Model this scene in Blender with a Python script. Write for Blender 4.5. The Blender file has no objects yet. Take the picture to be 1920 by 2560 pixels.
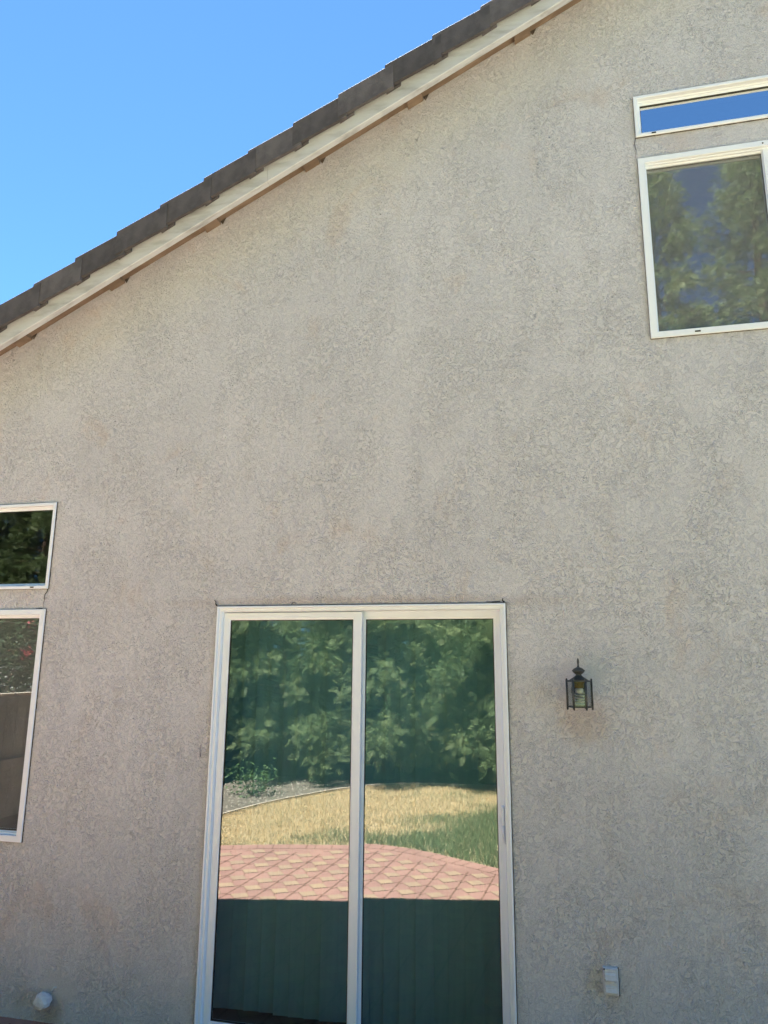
import bpy, math, random
import numpy as np
from mathutils import Vector, Matrix, Euler

S = bpy.context.scene
COL = S.collection
rng = np.random.default_rng(7)
random.seed(7)
R = math.radians

# ---------------------------------------------------------------- camera
cam = bpy.data.cameras.new("camera")
cam_o = bpy.data.objects.new("camera", cam)
COL.objects.link(cam_o)
cam.sensor_fit = 'VERTICAL'
cam.sensor_height = 36.0
cam.lens = 1788.83 / 2560.0 * 36.0
cam.clip_start = 0.05
cam.clip_end = 3000.0
YAW, PIT, ROL = R(13.452), R(12.002), R(0.443)
fw = Vector((-math.sin(YAW) * math.cos(PIT), math.cos(YAW) * math.cos(PIT), math.sin(PIT)))
rt = Vector((math.cos(YAW), math.sin(YAW), 0))
up = rt.cross(fw)
rt2 = rt * math.cos(ROL) + up * math.sin(ROL)
up2 = up * math.cos(ROL) - rt * math.sin(ROL)
M = Matrix((rt2, up2, -fw)).transposed().to_4x4()
M.translation = Vector((1.760, -3.550, 1.775))
cam_o.matrix_world = M
S.camera = cam_o

# ---------------------------------------------------------------- light
SUN = Vector((-0.25, 0.461, 1.0)).normalized()          # towards the sun: behind the house, high
EL = math.asin(SUN.z)
AZ = math.atan2(SUN.x, SUN.y)
W = bpy.data.worlds.new("World")
S.world = W
W.use_nodes = True
wn = W.node_tree
bg = wn.nodes['Background']
sky = wn.nodes.new('ShaderNodeTexSky')
sky.sky_type = 'NISHITA'
sky.sun_disc = False
sky.sun_elevation = EL
sky.sun_rotation = AZ
sky.altitude = 8000
sky.air_density = 1.0
sky.dust_density = 0.0
sky.ozone_density = 4.5
clear = wn.nodes.new('ShaderNodeMix')                    # a clear, deep blue day
clear.data_type = 'RGBA'
clear.blend_type = 'MULTIPLY'
clear.inputs[0].default_value = 1.0
clear.inputs[7].default_value = (0.70, 0.97, 1.04, 1)
wn.links.new(sky.outputs[0], clear.inputs[6])
wn.links.new(clear.outputs[2], bg.inputs[0])
bg.inputs[1].default_value = 0.05

sl = bpy.data.lights.new("sun", 'SUN')
sl.energy = 5.0
sl.angle = R(0.53)
sl.color = (1.0, 0.985, 0.96)
so = bpy.data.objects.new("sun", sl)
COL.objects.link(so)
so.location = (-3, 6, 14)
so.rotation_euler = SUN.to_track_quat('Z', 'Y').to_euler()

S.view_settings.view_transform = 'Standard'
S.view_settings.look = 'None'
S.view_settings.exposure = 3.45
S.view_settings.gamma = 1.0
S.view_settings.use_curve_mapping = False
S.render.engine = 'CYCLES'
S.cycles.max_bounces = 10
S.cycles.diffuse_bounces = 5
S.cycles.transparent_max_bounces = 16
S.cycles.use_denoising = True
S.cycles.denoising_input_passes = 'RGB_ALBEDO_NORMAL'
S.cycles.denoising_prefilter = 'ACCURATE'
S.cycles.use_guiding = True
S.cycles.use_surface_guiding = True
S.cycles.guiding_training_samples = 64
S.cycles.caustics_reflective = False
S.cycles.caustics_refractive = False


# ---------------------------------------------------------------- materials
def new_mat(name):
    m = bpy.data.materials.new(name)
    m.use_nodes = True
    nt = m.node_tree
    return m, nt, nt.nodes, nt.links, nt.nodes['Principled BSDF']


def N(nt, typ, **kw):
    n = nt.nodes.new(typ)
    for k, v in kw.items():
        setattr(n, k, v)
    return n


def noise(nt, scale, detail=3.0, rough=0.55, dist=0.0, vec=None):
    n = N(nt, 'ShaderNodeTexNoise')
    n.inputs['Scale'].default_value = scale
    n.inputs['Detail'].default_value = detail
    n.inputs['Roughness'].default_value = rough
    n.inputs['Distortion'].default_value = dist
    if vec is not None:
        nt.links.new(vec, n.inputs['Vector'])
    return n.outputs['Fac']


def objco(nt, scale=(1, 1, 1), loc=(0, 0, 0)):
    t = N(nt, 'ShaderNodeTexCoord')
    mp = N(nt, 'ShaderNodeMapping')
    mp.inputs['Scale'].default_value = scale
    mp.inputs['Location'].default_value = loc
    nt.links.new(t.outputs['Object'], mp.inputs['Vector'])
    return mp.outputs[0]


def mrange(nt, v, a, b, c=0.0, d=1.0, smooth=True):
    n = N(nt, 'ShaderNodeMapRange')
    n.interpolation_type = 'SMOOTHSTEP' if smooth else 'LINEAR'
    n.inputs[1].default_value = a
    n.inputs[2].default_value = b
    n.inputs[3].default_value = c
    n.inputs[4].default_value = d
    nt.links.new(v, n.inputs[0])
    return n.outputs[0]


def mth(nt, op, a, b=None, clamp=False):
    n = N(nt, 'ShaderNodeMath', operation=op, use_clamp=clamp)
    for i, v in enumerate((a, b)):
        if v is None:
            continue
        if isinstance(v, (int, float)):
            n.inputs[i].default_value = v
        else:
            nt.links.new(v, n.inputs[i])
    return n.outputs[0]


def mixc(nt, fac, a, b, mode='MIX'):
    n = N(nt, 'ShaderNodeMix', data_type='RGBA', blend_type=mode)
    for sock, v in ((n.inputs[0], fac), (n.inputs[6], a), (n.inputs[7], b)):
        if isinstance(v, (int, float)):
            sock.default_value = v
        elif isinstance(v, tuple):
            sock.default_value = (*v[:3], 1)
        else:
            nt.links.new(v, sock)
    return n.outputs[2]


def bump(nt, h, strength, dist):
    b = N(nt, 'ShaderNodeBump')
    b.inputs['Strength'].default_value = strength
    b.inputs['Distance'].default_value = dist
    nt.links.new(h, b.inputs['Height'])
    return b.outputs[0]


def simple(name, c1, c2, scale=8.0, rough=0.6, detail=4.0, bstr=0.0, bscale=60.0, bdist=0.004, stretch=(1, 1, 1), metallic=0.0, lo=0.35, hi=0.65):
    m, nt, ns, ln, p = new_mat(name)
    v = objco(nt, stretch)
    f = mrange(nt, noise(nt, scale, detail, 0.6, 0.3, v), lo, hi)
    ln.new(mixc(nt, f, c1, c2), p.inputs['Base Color'])
    p.inputs['Roughness'].default_value = rough
    p.inputs['Metallic'].default_value = metallic
    if bstr:
        ln.new(bump(nt, noise(nt, bscale, 4, 0.6, 0.2, v), bstr, bdist), p.inputs['Normal'])
    return m


def stucco_mat():
    m, nt, ns, ln, p = new_mat("stucco")
    t = N(nt, 'ShaderNodeTexCoord')
    o = t.outputs['Object']
    sx = N(nt, 'ShaderNodeSeparateXYZ')
    ln.new(o, sx.inputs[0])
    vs = N(nt, 'ShaderNodeMapping')
    vs.inputs['Scale'].default_value = (1.0, 1.0, 0.8)
    ln.new(o, vs.inputs[0])
    v = vs.outputs[0]
    # trowelled lace texture
    n1 = noise(nt, 40, 1.5, 0.5, 1.2, v)
    pl = mrange(nt, n1, 0.49, 0.55)
    n1b = noise(nt, 85, 3.0, 0.6, 0.8, v)
    pl2 = mrange(nt, n1b, 0.46, 0.60)
    n2 = noise(nt, 240, 2.0, 0.6, 0.2, v)
    big = mrange(nt, noise(nt, 3.4, 4.0, 0.62, 0.7, objco(nt, (1.35, 1, 0.75))), 0.34, 0.62, 0.55, 1.12)
    def worms(sc, dist, wid, loc):
        q = noise(nt, sc, 2.0, 0.55, dist, objco(nt, (1.0, 1.0, 0.8), loc))
        a = mth(nt, 'ABSOLUTE', mth(nt, 'SUBTRACT', q, 0.5))
        r = mrange(nt, a, 0.0, wid, 1.0, 0.0)
        k = mrange(nt, noise(nt, sc * 1.1, 1.0, 0.5, 0.0, objco(nt, (1, 1, 1), (loc[1], 3.0, loc[0]))), 0.40, 0.50)
        return mth(nt, 'MULTIPLY', r, k)
    wm = mth(nt, 'MAXIMUM', worms(30, 1.2, 0.044, (1.0, 0.0, 2.0)), worms(43, 1.0, 0.054, (5.0, 0.0, 7.0)))
    h = mth(nt, 'ADD', mth(nt, 'MULTIPLY', pl, 0.16), mth(nt, 'MULTIPLY', pl2, 0.10))
    h = mth(nt, 'ADD', h, mth(nt, 'MULTIPLY', wm, 0.85))
    h = mth(nt, 'MULTIPLY', h, big)
    # smooth mortar patches round the lantern and the pipe stub
    def spot(cx, cz, rx, rz, edge=0.35):
        a = mth(nt, 'DIVIDE', mth(nt, 'SUBTRACT', sx.outputs[0], cx), rx)
        b = mth(nt, 'DIVIDE', mth(nt, 'SUBTRACT', sx.outputs[2], cz), rz)
        d = mth(nt, 'SQRT', mth(nt, 'ADD', mth(nt, 'POWER', mth(nt, 'ABSOLUTE', a), 2.0), mth(nt, 'POWER', mth(nt, 'ABSOLUTE', b), 2.0)))
        d = mth(nt, 'ADD', d, mth(nt, 'MULTIPLY', mth(nt, 'SUBTRACT', noise(nt, 14, 4, 0.65, 0.4, o), 0.5), 1.3))
        return mrange(nt, d, 1.0 - edge, 1.0 + edge, 1.0, 0.0)
    patch = mth(nt, 'MAXIMUM', spot(1.86, 1.735, 0.12, 0.07), spot(-0.77, 0.16, 0.10, 0.07))
    h = mth(nt, 'MULTIPLY', h, mth(nt, 'SUBTRACT', 1.0, mth(nt, 'MULTIPLY', patch, 0.6)))
    hh = mth(nt, 'ADD', h, mth(nt, 'MULTIPLY', n2, 0.06))
    dn = N(nt, 'ShaderNodeDisplacement')
    dn.inputs['Midlevel'].default_value = 0.5
    dn.inputs['Scale'].default_value = 0.0043
    ln.new(hh, dn.inputs['Height'])
    ln.new(dn.outputs[0], ns['Material Output'].inputs['Displacement'])
    m.displacement_method = 'BOTH'
    # colour: warm grey paint, faint blotches, stains
    base = mixc(nt, mrange(nt, noise(nt, 1.3, 4, 0.6, 0.5, o), 0.35, 0.68), (0.535, 0.555, 0.605), (0.58, 0.60, 0.65))
    pink = mrange(nt, noise(nt, 2.6, 5, 0.62, 0.8, objco(nt, (1, 1, 0.8), (4.2, 0, 1.7))), 0.56, 0.72)
    base = mixc(nt, mth(nt, 'MULTIPLY', pink, 0.30), base, (0.54, 0.43, 0.36))
    # thin dirt runs
    runs = mrange(nt, noise(nt, 3.0, 5, 0.65, 0.3, objco(nt, (3.2, 1, 0.30))), 0.55, 0.78)
    base = mixc(nt, mth(nt, 'MULTIPLY', runs, 0.17), base, (0.42, 0.38, 0.32))
    # low spots of the texture painted slightly darker, as crevice shade
    low = mrange(nt, hh, 0.05, 0.30, 1.0, 0.0)
    base = mixc(nt, mth(nt, 'MULTIPLY', low, 0.06), base, (0.38, 0.34, 0.29))
    fine = mrange(nt, noise(nt, 160, 2, 0.6, 0, o), 0.3, 0.7, 0.92, 1.06)
    fm = N(nt, 'ShaderNodeVectorMath', operation='SCALE')
    ln.new(base, fm.inputs[0])
    ln.new(fine, fm.inputs['Scale'])
    base = fm.outputs[0]
    rust = spot(1.86, 1.53, 0.10, 0.10, 0.6)
    base = mixc(nt, mth(nt, 'MULTIPLY', rust, 0.36), base, (0.36, 0.24, 0.13))
    rust2 = spot(-0.80, 0.06, 0.075, 0.07, 0.5)
    base = mixc(nt, mth(nt, 'MULTIPLY', rust2, 0.45), base, (0.34, 0.25, 0.17))
    head = spot(0.76, 2.085, 0.8, 0.03, 0.7)
    base = mixc(nt, mth(nt, 'MULTIPLY', head, 0.35), base, (0.34, 0.25, 0.19))
    base = mixc(nt, mth(nt, 'MULTIPLY', patch, 0.35), base, (0.46, 0.45, 0.43))
    ln.new(base, p.inputs['Base Color'])
    p.inputs['Roughness'].default_value = 0.92
    p.inputs['Specular IOR Level'].default_value = 0.2
    return m


def glass_mat(name, refl, tint, frs=0.6, wav=0.0):
    m = bpy.data.materials.new(name)
    m.use_nodes = True
    nt = m.node_tree
    nt.nodes.clear()
    out = N(nt, 'ShaderNodeOutputMaterial')
    tr = N(nt, 'ShaderNodeBsdfTransparent')
    tr.inputs[0].default_value = (*tint, 1)
    gl = N(nt, 'ShaderNodeBsdfGlossy')
    gl.inputs['Roughness'].default_value = 0.0
    gl.inputs[0].default_value = (0.96, 1.0, 0.97, 1)
    ge = N(nt, 'ShaderNodeNewGeometry')
    dt = N(nt, 'ShaderNodeVectorMath', operation='DOT_PRODUCT')
    nt.links.new(ge.outputs['Normal'], dt.inputs[0])
    nt.links.new(ge.outputs['Incoming'], dt.inputs[1])
    c = mth(nt, 'SUBTRACT', 1.0, mth(nt, 'ABSOLUTE', dt.outputs['Value']), True)
    f = mth(nt, 'ADD', mth(nt, 'MULTIPLY', mth(nt, 'POWER', c, 5.0), frs), refl, True)
    mx = N(nt, 'ShaderNodeMixShader')
    nt.links.new(f, mx.inputs[0])
    nt.links.new(tr.outputs[0], mx.inputs[1])
    nt.links.new(gl.outputs[0], mx.inputs[2])
    if wav:
        b = bump(nt, noise(nt, 2.2, 1.0, 0.4, 0.3, objco(nt)), 1.0, wav)
        nt.links.new(b, gl.inputs['Normal'])
    nt.links.new(mx.outputs[0], out.inputs[0])
    return m


def screen_mat(name="insect_mesh", cover=0.44):
    m = bpy.data.materials.new(name)
    m.use_nodes = True
    nt = m.node_tree
    nt.nodes.clear()
    out = N(nt, 'ShaderNodeOutputMaterial')
    tr = N(nt, 'ShaderNodeBsdfTransparent')
    df = N(nt, 'ShaderNodeBsdfDiffuse')
    df.inputs[0].default_value = (0.24, 0.255, 0.27, 1)
    mx = N(nt, 'ShaderNodeMixShader')
    mx.inputs[0].default_value = cover
    nt.links.new(tr.outputs[0], mx.inputs[1])
    nt.links.new(df.outputs[0], mx.inputs[2])
    nt.links.new(mx.outputs[0], out.inputs[0])
    return m


def leaf_mat(name, c1, c2, c3, tl=0.3):
    """leaf colour from a per-leaf attribute, with some light coming through"""
    m = bpy.data.materials.new(name)
    m.use_nodes = True
    nt = m.node_tree
    p = nt.nodes['Principled BSDF']
    out = nt.nodes['Material Output']
    at = N(nt, 'ShaderNodeAttribute', attribute_name='tone')
    r = N(nt, 'ShaderNodeValToRGB')
    r.color_ramp.elements[0].color = (*c1, 1)
    r.color_ramp.elements[1].color = (*c3, 1)
    e = r.color_ramp.elements.new(0.5)
    e.color = (*c2, 1)
    nt.links.new(at.outputs['Fac'], r.inputs[0])
    nt.links.new(r.outputs[0], p.inputs['Base Color'])
    p.inputs['Roughness'].default_value = 0.55
    p.inputs['Specular IOR Level'].default_value = 0.3
    t = N(nt, 'ShaderNodeBsdfTranslucent')
    nt.links.new(r.outputs[0], t.inputs[0])
    mx = N(nt, 'ShaderNodeMixShader')
    mx.inputs[0].default_value = tl
    nt.links.new(p.outputs[0], mx.inputs[1])
    nt.links.new(t.outputs[0], mx.inputs[2])
    nt.links.new(mx.outputs[0], out.inputs[0])
    return m


MAT = {}
MAT['stucco'] = stucco_mat()
MAT['vinyl'] = simple("white_vinyl", (0.78, 0.86, 0.97), (0.81, 0.89, 0.98), 5, 0.38, bstr=0.05, bscale=30)
MAT['board'] = simple("painted_board", (0.52, 0.56, 0.61), (0.27, 0.285, 0.305), 6, 0.75, 8, bstr=0.4, bscale=26, stretch=(0.5, 3, 2.2), lo=0.42, hi=0.80)
MAT['tile'] = simple("concrete_tile", (0.064, 0.061, 0.067), (0.105, 0.099, 0.106), 9, 0.85, 6, bstr=0.5, bscale=120, bdist=0.003)
def tile_vary(m):
    nt = m.node_tree
    p = nt.nodes['Principled BSDF']
    src = p.inputs['Base Color'].links[0].from_socket
    oi = N(nt, 'ShaderNodeObjectInfo')
    k = mrange(nt, oi.outputs['Random'], 0, 1, 0.78, 1.22, False)
    lich = mrange(nt, noise(nt, 3.0, 6, 0.7, 0.5, objco(nt, (1, 1, 1))), 0.56, 0.72)
    c = mixc(nt, mth(nt, 'MULTIPLY', lich, 0.5), src, (0.15, 0.145, 0.145))
    v = N(nt, 'ShaderNodeVectorMath', operation='SCALE')
    nt.links.new(c, v.inputs[0])
    nt.links.new(k, v.inputs['Scale'])
    nt.links.new(v.outputs[0], p.inputs['Base Color'])


tile_vary(MAT['tile'])
MAT['dark'] = simple("dark_gap", (0.012, 0.011, 0.010), (0.02, 0.018, 0.016), 8, 0.9)
MAT['joint_dark'] = simple("dirty_sealant", (0.06, 0.052, 0.045), (0.16, 0.14, 0.12), 25, 0.9)
MAT['shade_brown'] = simple("shade_brown_soffit", (0.17, 0.125, 0.09), (0.25, 0.19, 0.14), 4, 0.85, 5, stretch=(0.4, 3, 3))  # brown picked to soak up bounce and deepen shade under the eave
MAT['room'] = simple("room_plaster", (0.20, 0.19, 0.17), (0.24, 0.23, 0.21), 2, 0.9)
MAT['vane'] = simple("blind_fabric", (0.78, 0.79, 0.77), (0.84, 0.85, 0.83), 30, 0.8, stretch=(1, 1, 0.1))
MAT['glass_door'] = glass_mat("coated_glass", 0.145, (0.28, 0.455, 0.485), 0.6)
MAT['glass_top'] = glass_mat("mirror_coated_glass", 0.80, (0.60, 0.70, 0.68), 0.3, 0.0002)
MAT['glass_hi'] = glass_mat("coated_window_glass", 0.50, (0.60, 0.70, 0.68), 0.5, 0.0003)
MAT['glass_win'] = glass_mat("window_glass", 0.20, (0.60, 0.70, 0.68), 0.6, 0.0003)
MAT['glass_clear'] = glass_mat("clear_glass", 0.07, (0.85, 0.88, 0.87), 1.0)
MAT['screen'] = screen_mat()
MAT['screen_fine'] = screen_mat("fine_insect_mesh", 0.24)
MAT['gasket_or_shade'] = simple("black_gasket_or_shade", (0.015, 0.015, 0.016), (0.022, 0.022, 0.023), 10, 0.6)  # real seals, also black pieces standing in for shade on handle and outlet
MAT['lampmetal'] = simple("black_lamp_metal", (0.022, 0.026, 0.028), (0.045, 0.055, 0.058), 40, 0.45, bstr=0.1, bscale=200, bdist=0.001)
MAT['lampglass'] = glass_mat("lamp_glass", 0.08, (0.70, 0.74, 0.76), 1.0)
MAT['brass'] = simple("aged_brass", (0.35, 0.24, 0.08), (0.22, 0.15, 0.06), 40, 0.4, metallic=0.8)
MAT['bulb'] = simple("bulb_white", (0.46, 0.46, 0.45), (0.54, 0.54, 0.53), 20, 0.35)
MAT['outlet'] = simple("grey_plastic", (0.56, 0.59, 0.63), (0.63, 0.66, 0.70), 30, 0.5)
MAT['cap'] = simple("white_wrap", (0.68, 0.70, 0.73), (0.58, 0.60, 0.63), 25, 0.55, bstr=0.3, bscale=70)
MAT['wood'] = simple("fence_wood", (0.14, 0.142, 0.137), (0.37, 0.37, 0.355), 3.2, 0.85, 4, bstr=0.3, bscale=20, stretch=(3, 3, 0.12), lo=0.30, hi=0.70)
MAT['darkwood'] = simple("old_dark_wood", (0.055, 0.042, 0.032), (0.10, 0.08, 0.062), 3.5, 0.9, 6, bstr=0.3, bscale=20, stretch=(3, 3, 0.25))
MAT['bark'] = simple("bark", (0.10, 0.06, 0.04), (0.20, 0.13, 0.09), 7, 0.95, 6, bstr=0.8, bscale=14, bdist=0.03, stretch=(2, 2, 0.3))
MAT['edging'] = simple("edging_board", (0.50, 0.42, 0.33), (0.62, 0.54, 0.44), 7, 0.8)
MAT['metalroof'] = simple("ribbed_roof", (0.27, 0.26, 0.24), (0.36, 0.35, 0.33), 6, 0.6)
MAT['redwood'] = leaf_mat("redwood_needles", (0.080, 0.125, 0.048), (0.15, 0.205, 0.085), (0.26, 0.30, 0.13), 0.25)
MAT['oleander'] = leaf_mat("oleander_leaf", (0.035, 0.065, 0.028), (0.065, 0.11, 0.05), (0.13, 0.18, 0.09), 0.2)
MAT['petal'] = leaf_mat("petal", (0.55, 0.06, 0.10), (0.70, 0.10, 0.14), (0.78, 0.20, 0.22), 0.3)
MAT['weed'] = leaf_mat("weed_leaf", (0.05, 0.10, 0.03), (0.08, 0.15, 0.05), (0.14, 0.21, 0.08), 0.25)
MAT['grass'] = leaf_mat("grass_blade", (0.085, 0.165, 0.07), (0.25, 0.26, 0.12), (0.76, 0.60, 0.37), 0.25)
MAT['soil'] = simple("soil", (0.16, 0.13, 0.095), (0.30, 0.25, 0.19), 5, 0.95, 8, bstr=0.7, bscale=40, bdist=0.02)
MAT['lawnbase'] = simple("dry_turf", (0.42, 0.34, 0.20), (0.54, 0.44, 0.28), 6, 0.95, 8, bstr=0.8, bscale=60, bdist=0.02)
MAT['ground'] = simple("ground", (0.17, 0.15, 0.10), (0.26, 0.22, 0.16), 0.3, 0.95, 8, bstr=0.3, bscale=12, bdist=0.02)
MAT['mulch'] = simple("mulch", (0.12, 0.098, 0.074), (0.21, 0.175, 0.132), 18, 0.95, 8, bstr=1.0, bscale=45, bdist=0.03)
MAT['stone'] = simple("stone_chip", (0.22, 0.19, 0.15), (0.33, 0.29, 0.235), 30, 0.9)
MAT['concrete'] = simple("pink_concrete", (0.29, 0.155, 0.125), (0.36, 0.195, 0.155), 2.5, 0.8, 7, bstr=0.25, bscale=90, bdist=0.003)
MAT['tan'] = simple("tan_concrete", (0.38, 0.26, 0.165), (0.32, 0.215, 0.15), 5, 0.8, 6, bstr=0.25, bscale=90, bdist=0.003)
MAT['joint'] = simple("joint_dirt", (0.16, 0.08, 0.055), (0.24, 0.125, 0.085), 14, 0.95)


# ---------------------------------------------------------------- mesh helpers
def props(o, label=None, cat=None, group=None, kind=None):
    for k, v in (('label', label), ('category', cat), ('group', group), ('kind', kind)):
        if v:
            o[k] = v
    return o


def empty(name, loc=(0, 0, 0), rz=0.0, **kw):
    o = bpy.data.objects.new(name, None)
    o.empty_display_size = 0.1
    o.location = loc
    o.rotation_euler = (0, 0, rz)
    COL.objects.link(o)
    return props(o, **kw)


class MB:
    def __init__(s):
        s.v, s.f, s.m, s.sm = [], [], [], []
        s.mi = 0

    def add(s, verts, faces, smooth=False):
        b = len(s.v)
        s.v += [tuple(q) for q in verts]
        for f in faces:
            s.f.append([b + i for i in f])
            s.m.append(s.mi)
            s.sm.append(smooth)

    def quad(s, a, b, c, d):
        s.add([a, b, c, d], [(0, 1, 2, 3)])

    def box(s, x0, x1, y0, y1, z0, z1):
        s.hexa([(x0, y0, z0), (x1, y0, z0), (x1, y1, z0), (x0, y1, z0), (x0, y0, z1), (x1, y0, z1), (x1, y1, z1), (x0, y1, z1)])

    def hexa(s, p):
        s.add(p, [(0, 3, 2, 1), (4, 5, 6, 7), (0, 1, 5, 4), (1, 2, 6, 5), (2, 3, 7, 6), (3, 0, 4, 7)])

    def bevbox(s, x0, x1, y0, y1, z0, z1, b):
        """box with chamfered edges"""
        vs, idx = [], {}
        for ix, sx in enumerate((x0, x1)):
            for iy, sy in enumerate((y0, y1)):
                for iz, sz in enumerate((z0, z1)):
                    dx, dy, dz = (b if not ix else -b), (b if not iy else -b), (b if not iz else -b)
                    for k, (ax, ay, az) in enumerate(((0, 1, 1), (1, 0, 1), (1, 1, 0))):
                        idx[(ix, iy, iz, k)] = len(vs)
                        vs.append((sx + dx * ax, sy + dy * ay, sz + dz * az))
        F = []
        for i in (0, 1):
            F.append([idx[(i, 0, 0, 0)], idx[(i, 1, 0, 0)], idx[(i, 1, 1, 0)], idx[(i, 0, 1, 0)]])
            F.append([idx[(0, i, 0, 1)], idx[(1, i, 0, 1)], idx[(1, i, 1, 1)], idx[(0, i, 1, 1)]])
            F.append([idx[(0, 0, i, 2)], idx[(1, 0, i, 2)], idx[(1, 1, i, 2)], idx[(0, 1, i, 2)]])
        for i in (0, 1):
            for j in (0, 1):
                F.append([idx[(i, j, 0, 0)], idx[(i, j, 1, 0)], idx[(i, j, 1, 1)], idx[(i, j, 0, 1)]])
                F.append([idx[(i, 0, j, 0)], idx[(i, 1, j, 0)], idx[(i, 1, j, 2)], idx[(i, 0, j, 2)]])
                F.append([idx[(0, i, j, 1)], idx[(1, i, j, 1)], idx[(1, i, j, 2)], idx[(0, i, j, 2)]])
        for i in (0, 1):
            for j in (0, 1):
                for k in (0, 1):
                    F.append([idx[(i, j, k, 0)], idx[(i, j, k, 1)], idx[(i, j, k, 2)]])
        s.add(vs, F)

    def tube(s, pts, rad, n=8, cap=True, smooth=True):
        pts = [Vector(p) for p in pts]
        if isinstance(rad, (int, float)):
            rad = [rad] * len(pts)
        vs, fs = [], []
        for i, p in enumerate(pts):
            d = (pts[min(i + 1, len(pts) - 1)] - pts[max(i - 1, 0)])
            d.normalize()
            a = d.orthogonal().normalized() if i == 0 else (a - d * a.dot(d)).normalized()
            b = d.cross(a)
            for k in range(n):
                t = 2 * math.pi * k / n
                vs.append(p + (a * math.cos(t) + b * math.sin(t)) * rad[i])
        for i in range(len(pts) - 1):
            for k in range(n):
                k2 = (k + 1) % n
                fs.append((i * n + k, i * n + k2, (i + 1) * n + k2, (i + 1) * n + k))
        if cap:
            fs.append(tuple(range(n))[::-1])
            fs.append(tuple(range((len(pts) - 1) * n, len(pts) * n)))
        s.add(vs, fs, smooth)

    def lathe(s, prof, c=(0, 0, 0), n=16, smooth=True, rot=0.0):
        vs, fs = [], []
        for r, z in prof:
            for k in range(n):
                t = 2 * math.pi * k / n + rot
                vs.append((c[0] + r * math.cos(t), c[1] + r * math.sin(t), c[2] + z))
        for i in range(len(prof) - 1):
            for k in range(n):
                k2 = (k + 1) % n
                fs.append((i * n + k, i * n + k2, (i + 1) * n + k2, (i + 1) * n + k))
        fs.append(tuple(range(n))[::-1])
        fs.append(tuple(range((len(prof) - 1) * n, len(prof) * n)))
        s.add(vs, fs, smooth)

    def ring(s, x0, x1, z0, z1, prof):
        """mitred frame: prof is a list of (inset, y)"""
        b = len(s.v)
        for d, y in prof:
            s.v += [(x0 + d, y, z0 + d), (x1 - d, y, z0 + d), (x1 - d, y, z1 - d), (x0 + d, y, z1 - d)]
        for i in range(len(prof) - 1):
            for k in range(4):
                k2 = (k + 1) % 4
                s.f.append([b + i * 4 + k, b + i * 4 + k2, b + i * 4 + 4 + k2, b + i * 4 + 4 + k])
                s.m.append(s.mi)
                s.sm.append(False)

    def build(s, name, mats, parent=None, normals=True):
        me = bpy.data.meshes.new(name)
        me.from_pydata(s.v, [], s.f)
        if not isinstance(mats, (list, tuple)):
            mats = [mats]
        for m in mats:
            me.materials.append(m)
        me.polygons.foreach_set('material_index', s.m)
        me.polygons.foreach_set('use_smooth', s.sm)
        if normals:
            import bmesh
            bm = bmesh.new()
            bm.from_mesh(me)
            bmesh.ops.recalc_face_normals(bm, faces=bm.faces)
            bm.to_mesh(me)
            bm.free()
        o = bpy.data.objects.new(name, me)
        COL.objects.link(o)
        if parent:
            o.parent = parent
        return o


def np_mesh(name, verts, faces, mat, tone=None):
    """faces: (n,3) or (n,4) array; tone: per-vertex float"""
    me = bpy.data.meshes.new(name)
    nv, nf, k = len(verts), len(faces), faces.shape[1]
    me.vertices.add(nv)
    me.vertices.foreach_set('co', np.ascontiguousarray(verts, dtype=np.float32).ravel())
    me.loops.add(nf * k)
    me.loops.foreach_set('vertex_index', np.ascontiguousarray(faces, dtype=np.int32).ravel())
    me.polygons.add(nf)
    me.polygons.foreach_set('loop_start', np.arange(0, nf * k, k, dtype=np.int32))
    me.polygons.foreach_set('loop_total', np.full(nf, k, dtype=np.int32))
    me.update(calc_edges=True)
    if tone is not None:
        a = me.attributes.new('tone', 'FLOAT', 'POINT')
        a.data.foreach_set('value', np.ascontiguousarray(tone, dtype=np.float32))
    me.materials.append(mat)
    me.validate()
    return me


def link(name, me, parent=None):
    o = bpy.data.objects.new(name, me)
    COL.objects.link(o)
    if parent:
        o.parent = parent
    return o


# ================================================================ SETTING: ground, patio, lawn
m = MB()
m.quad((-400, -400, -0.03), (400, -400, -0.03), (400, 400, -0.03), (-400, 400, -0.03))
props(m.build('ground', MAT['ground']), kind='structure')

# patio edge, a bulging curve
PE = [(-5.2, -2.55), (-4.2, -2.62), (-3.2, -2.88), (-2.4, -3.18), (-1.618, -3.45), (-1.0, -3.66), (-0.37, -3.80), (-0.1, -3.83), (0.12, -3.80),
      (0.45, -3.68), (0.77, -3.50), (1.19, -3.25), (1.7, -2.90), (2.3, -2.52), (3.1, -2.2), (4.4, -2.0), (6.5, -1.95)]


def catmull(P, n=8):
    out = []
    for i in range(len(P) - 1):
        p0, p1, p2, p3 = P[max(i - 1, 0)], P[i], P[i + 1], P[min(i + 2, len(P) - 1)]
        for k in range(n):
            t = k / n
            out.append(tuple(0.5 * ((2 * p1[j]) + (-p0[j] + p2[j]) * t + (2 * p0[j] - 5 * p1[j] + 4 * p2[j] - p3[j]) * t * t
                                    + (-p0[j] + 3 * p1[j] - 3 * p2[j] + p3[j]) * t ** 3) for j in range(2)))
    out.append(P[-1])
    return out


PEC = catmull(PE, 8)
PX = np.array([p[0] for p in PEC])
PY = np.array([p[1] for p in PEC])


def edge_y(x):
    return float(np.interp(x, PX, PY))


pm = MB()
for a, b in zip(PEC[:-1], PEC[1:]):                    # slab top and its curved side
    pm.quad((a[0], a[1], 0), (b[0], b[1], 0), (b[0], 0.05, 0), (a[0], 0.05, 0))
    pm.quad((a[0], a[1], -0.06), (b[0], b[1], -0.06), (b[0], b[1], 0), (a[0], a[1], 0))


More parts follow.
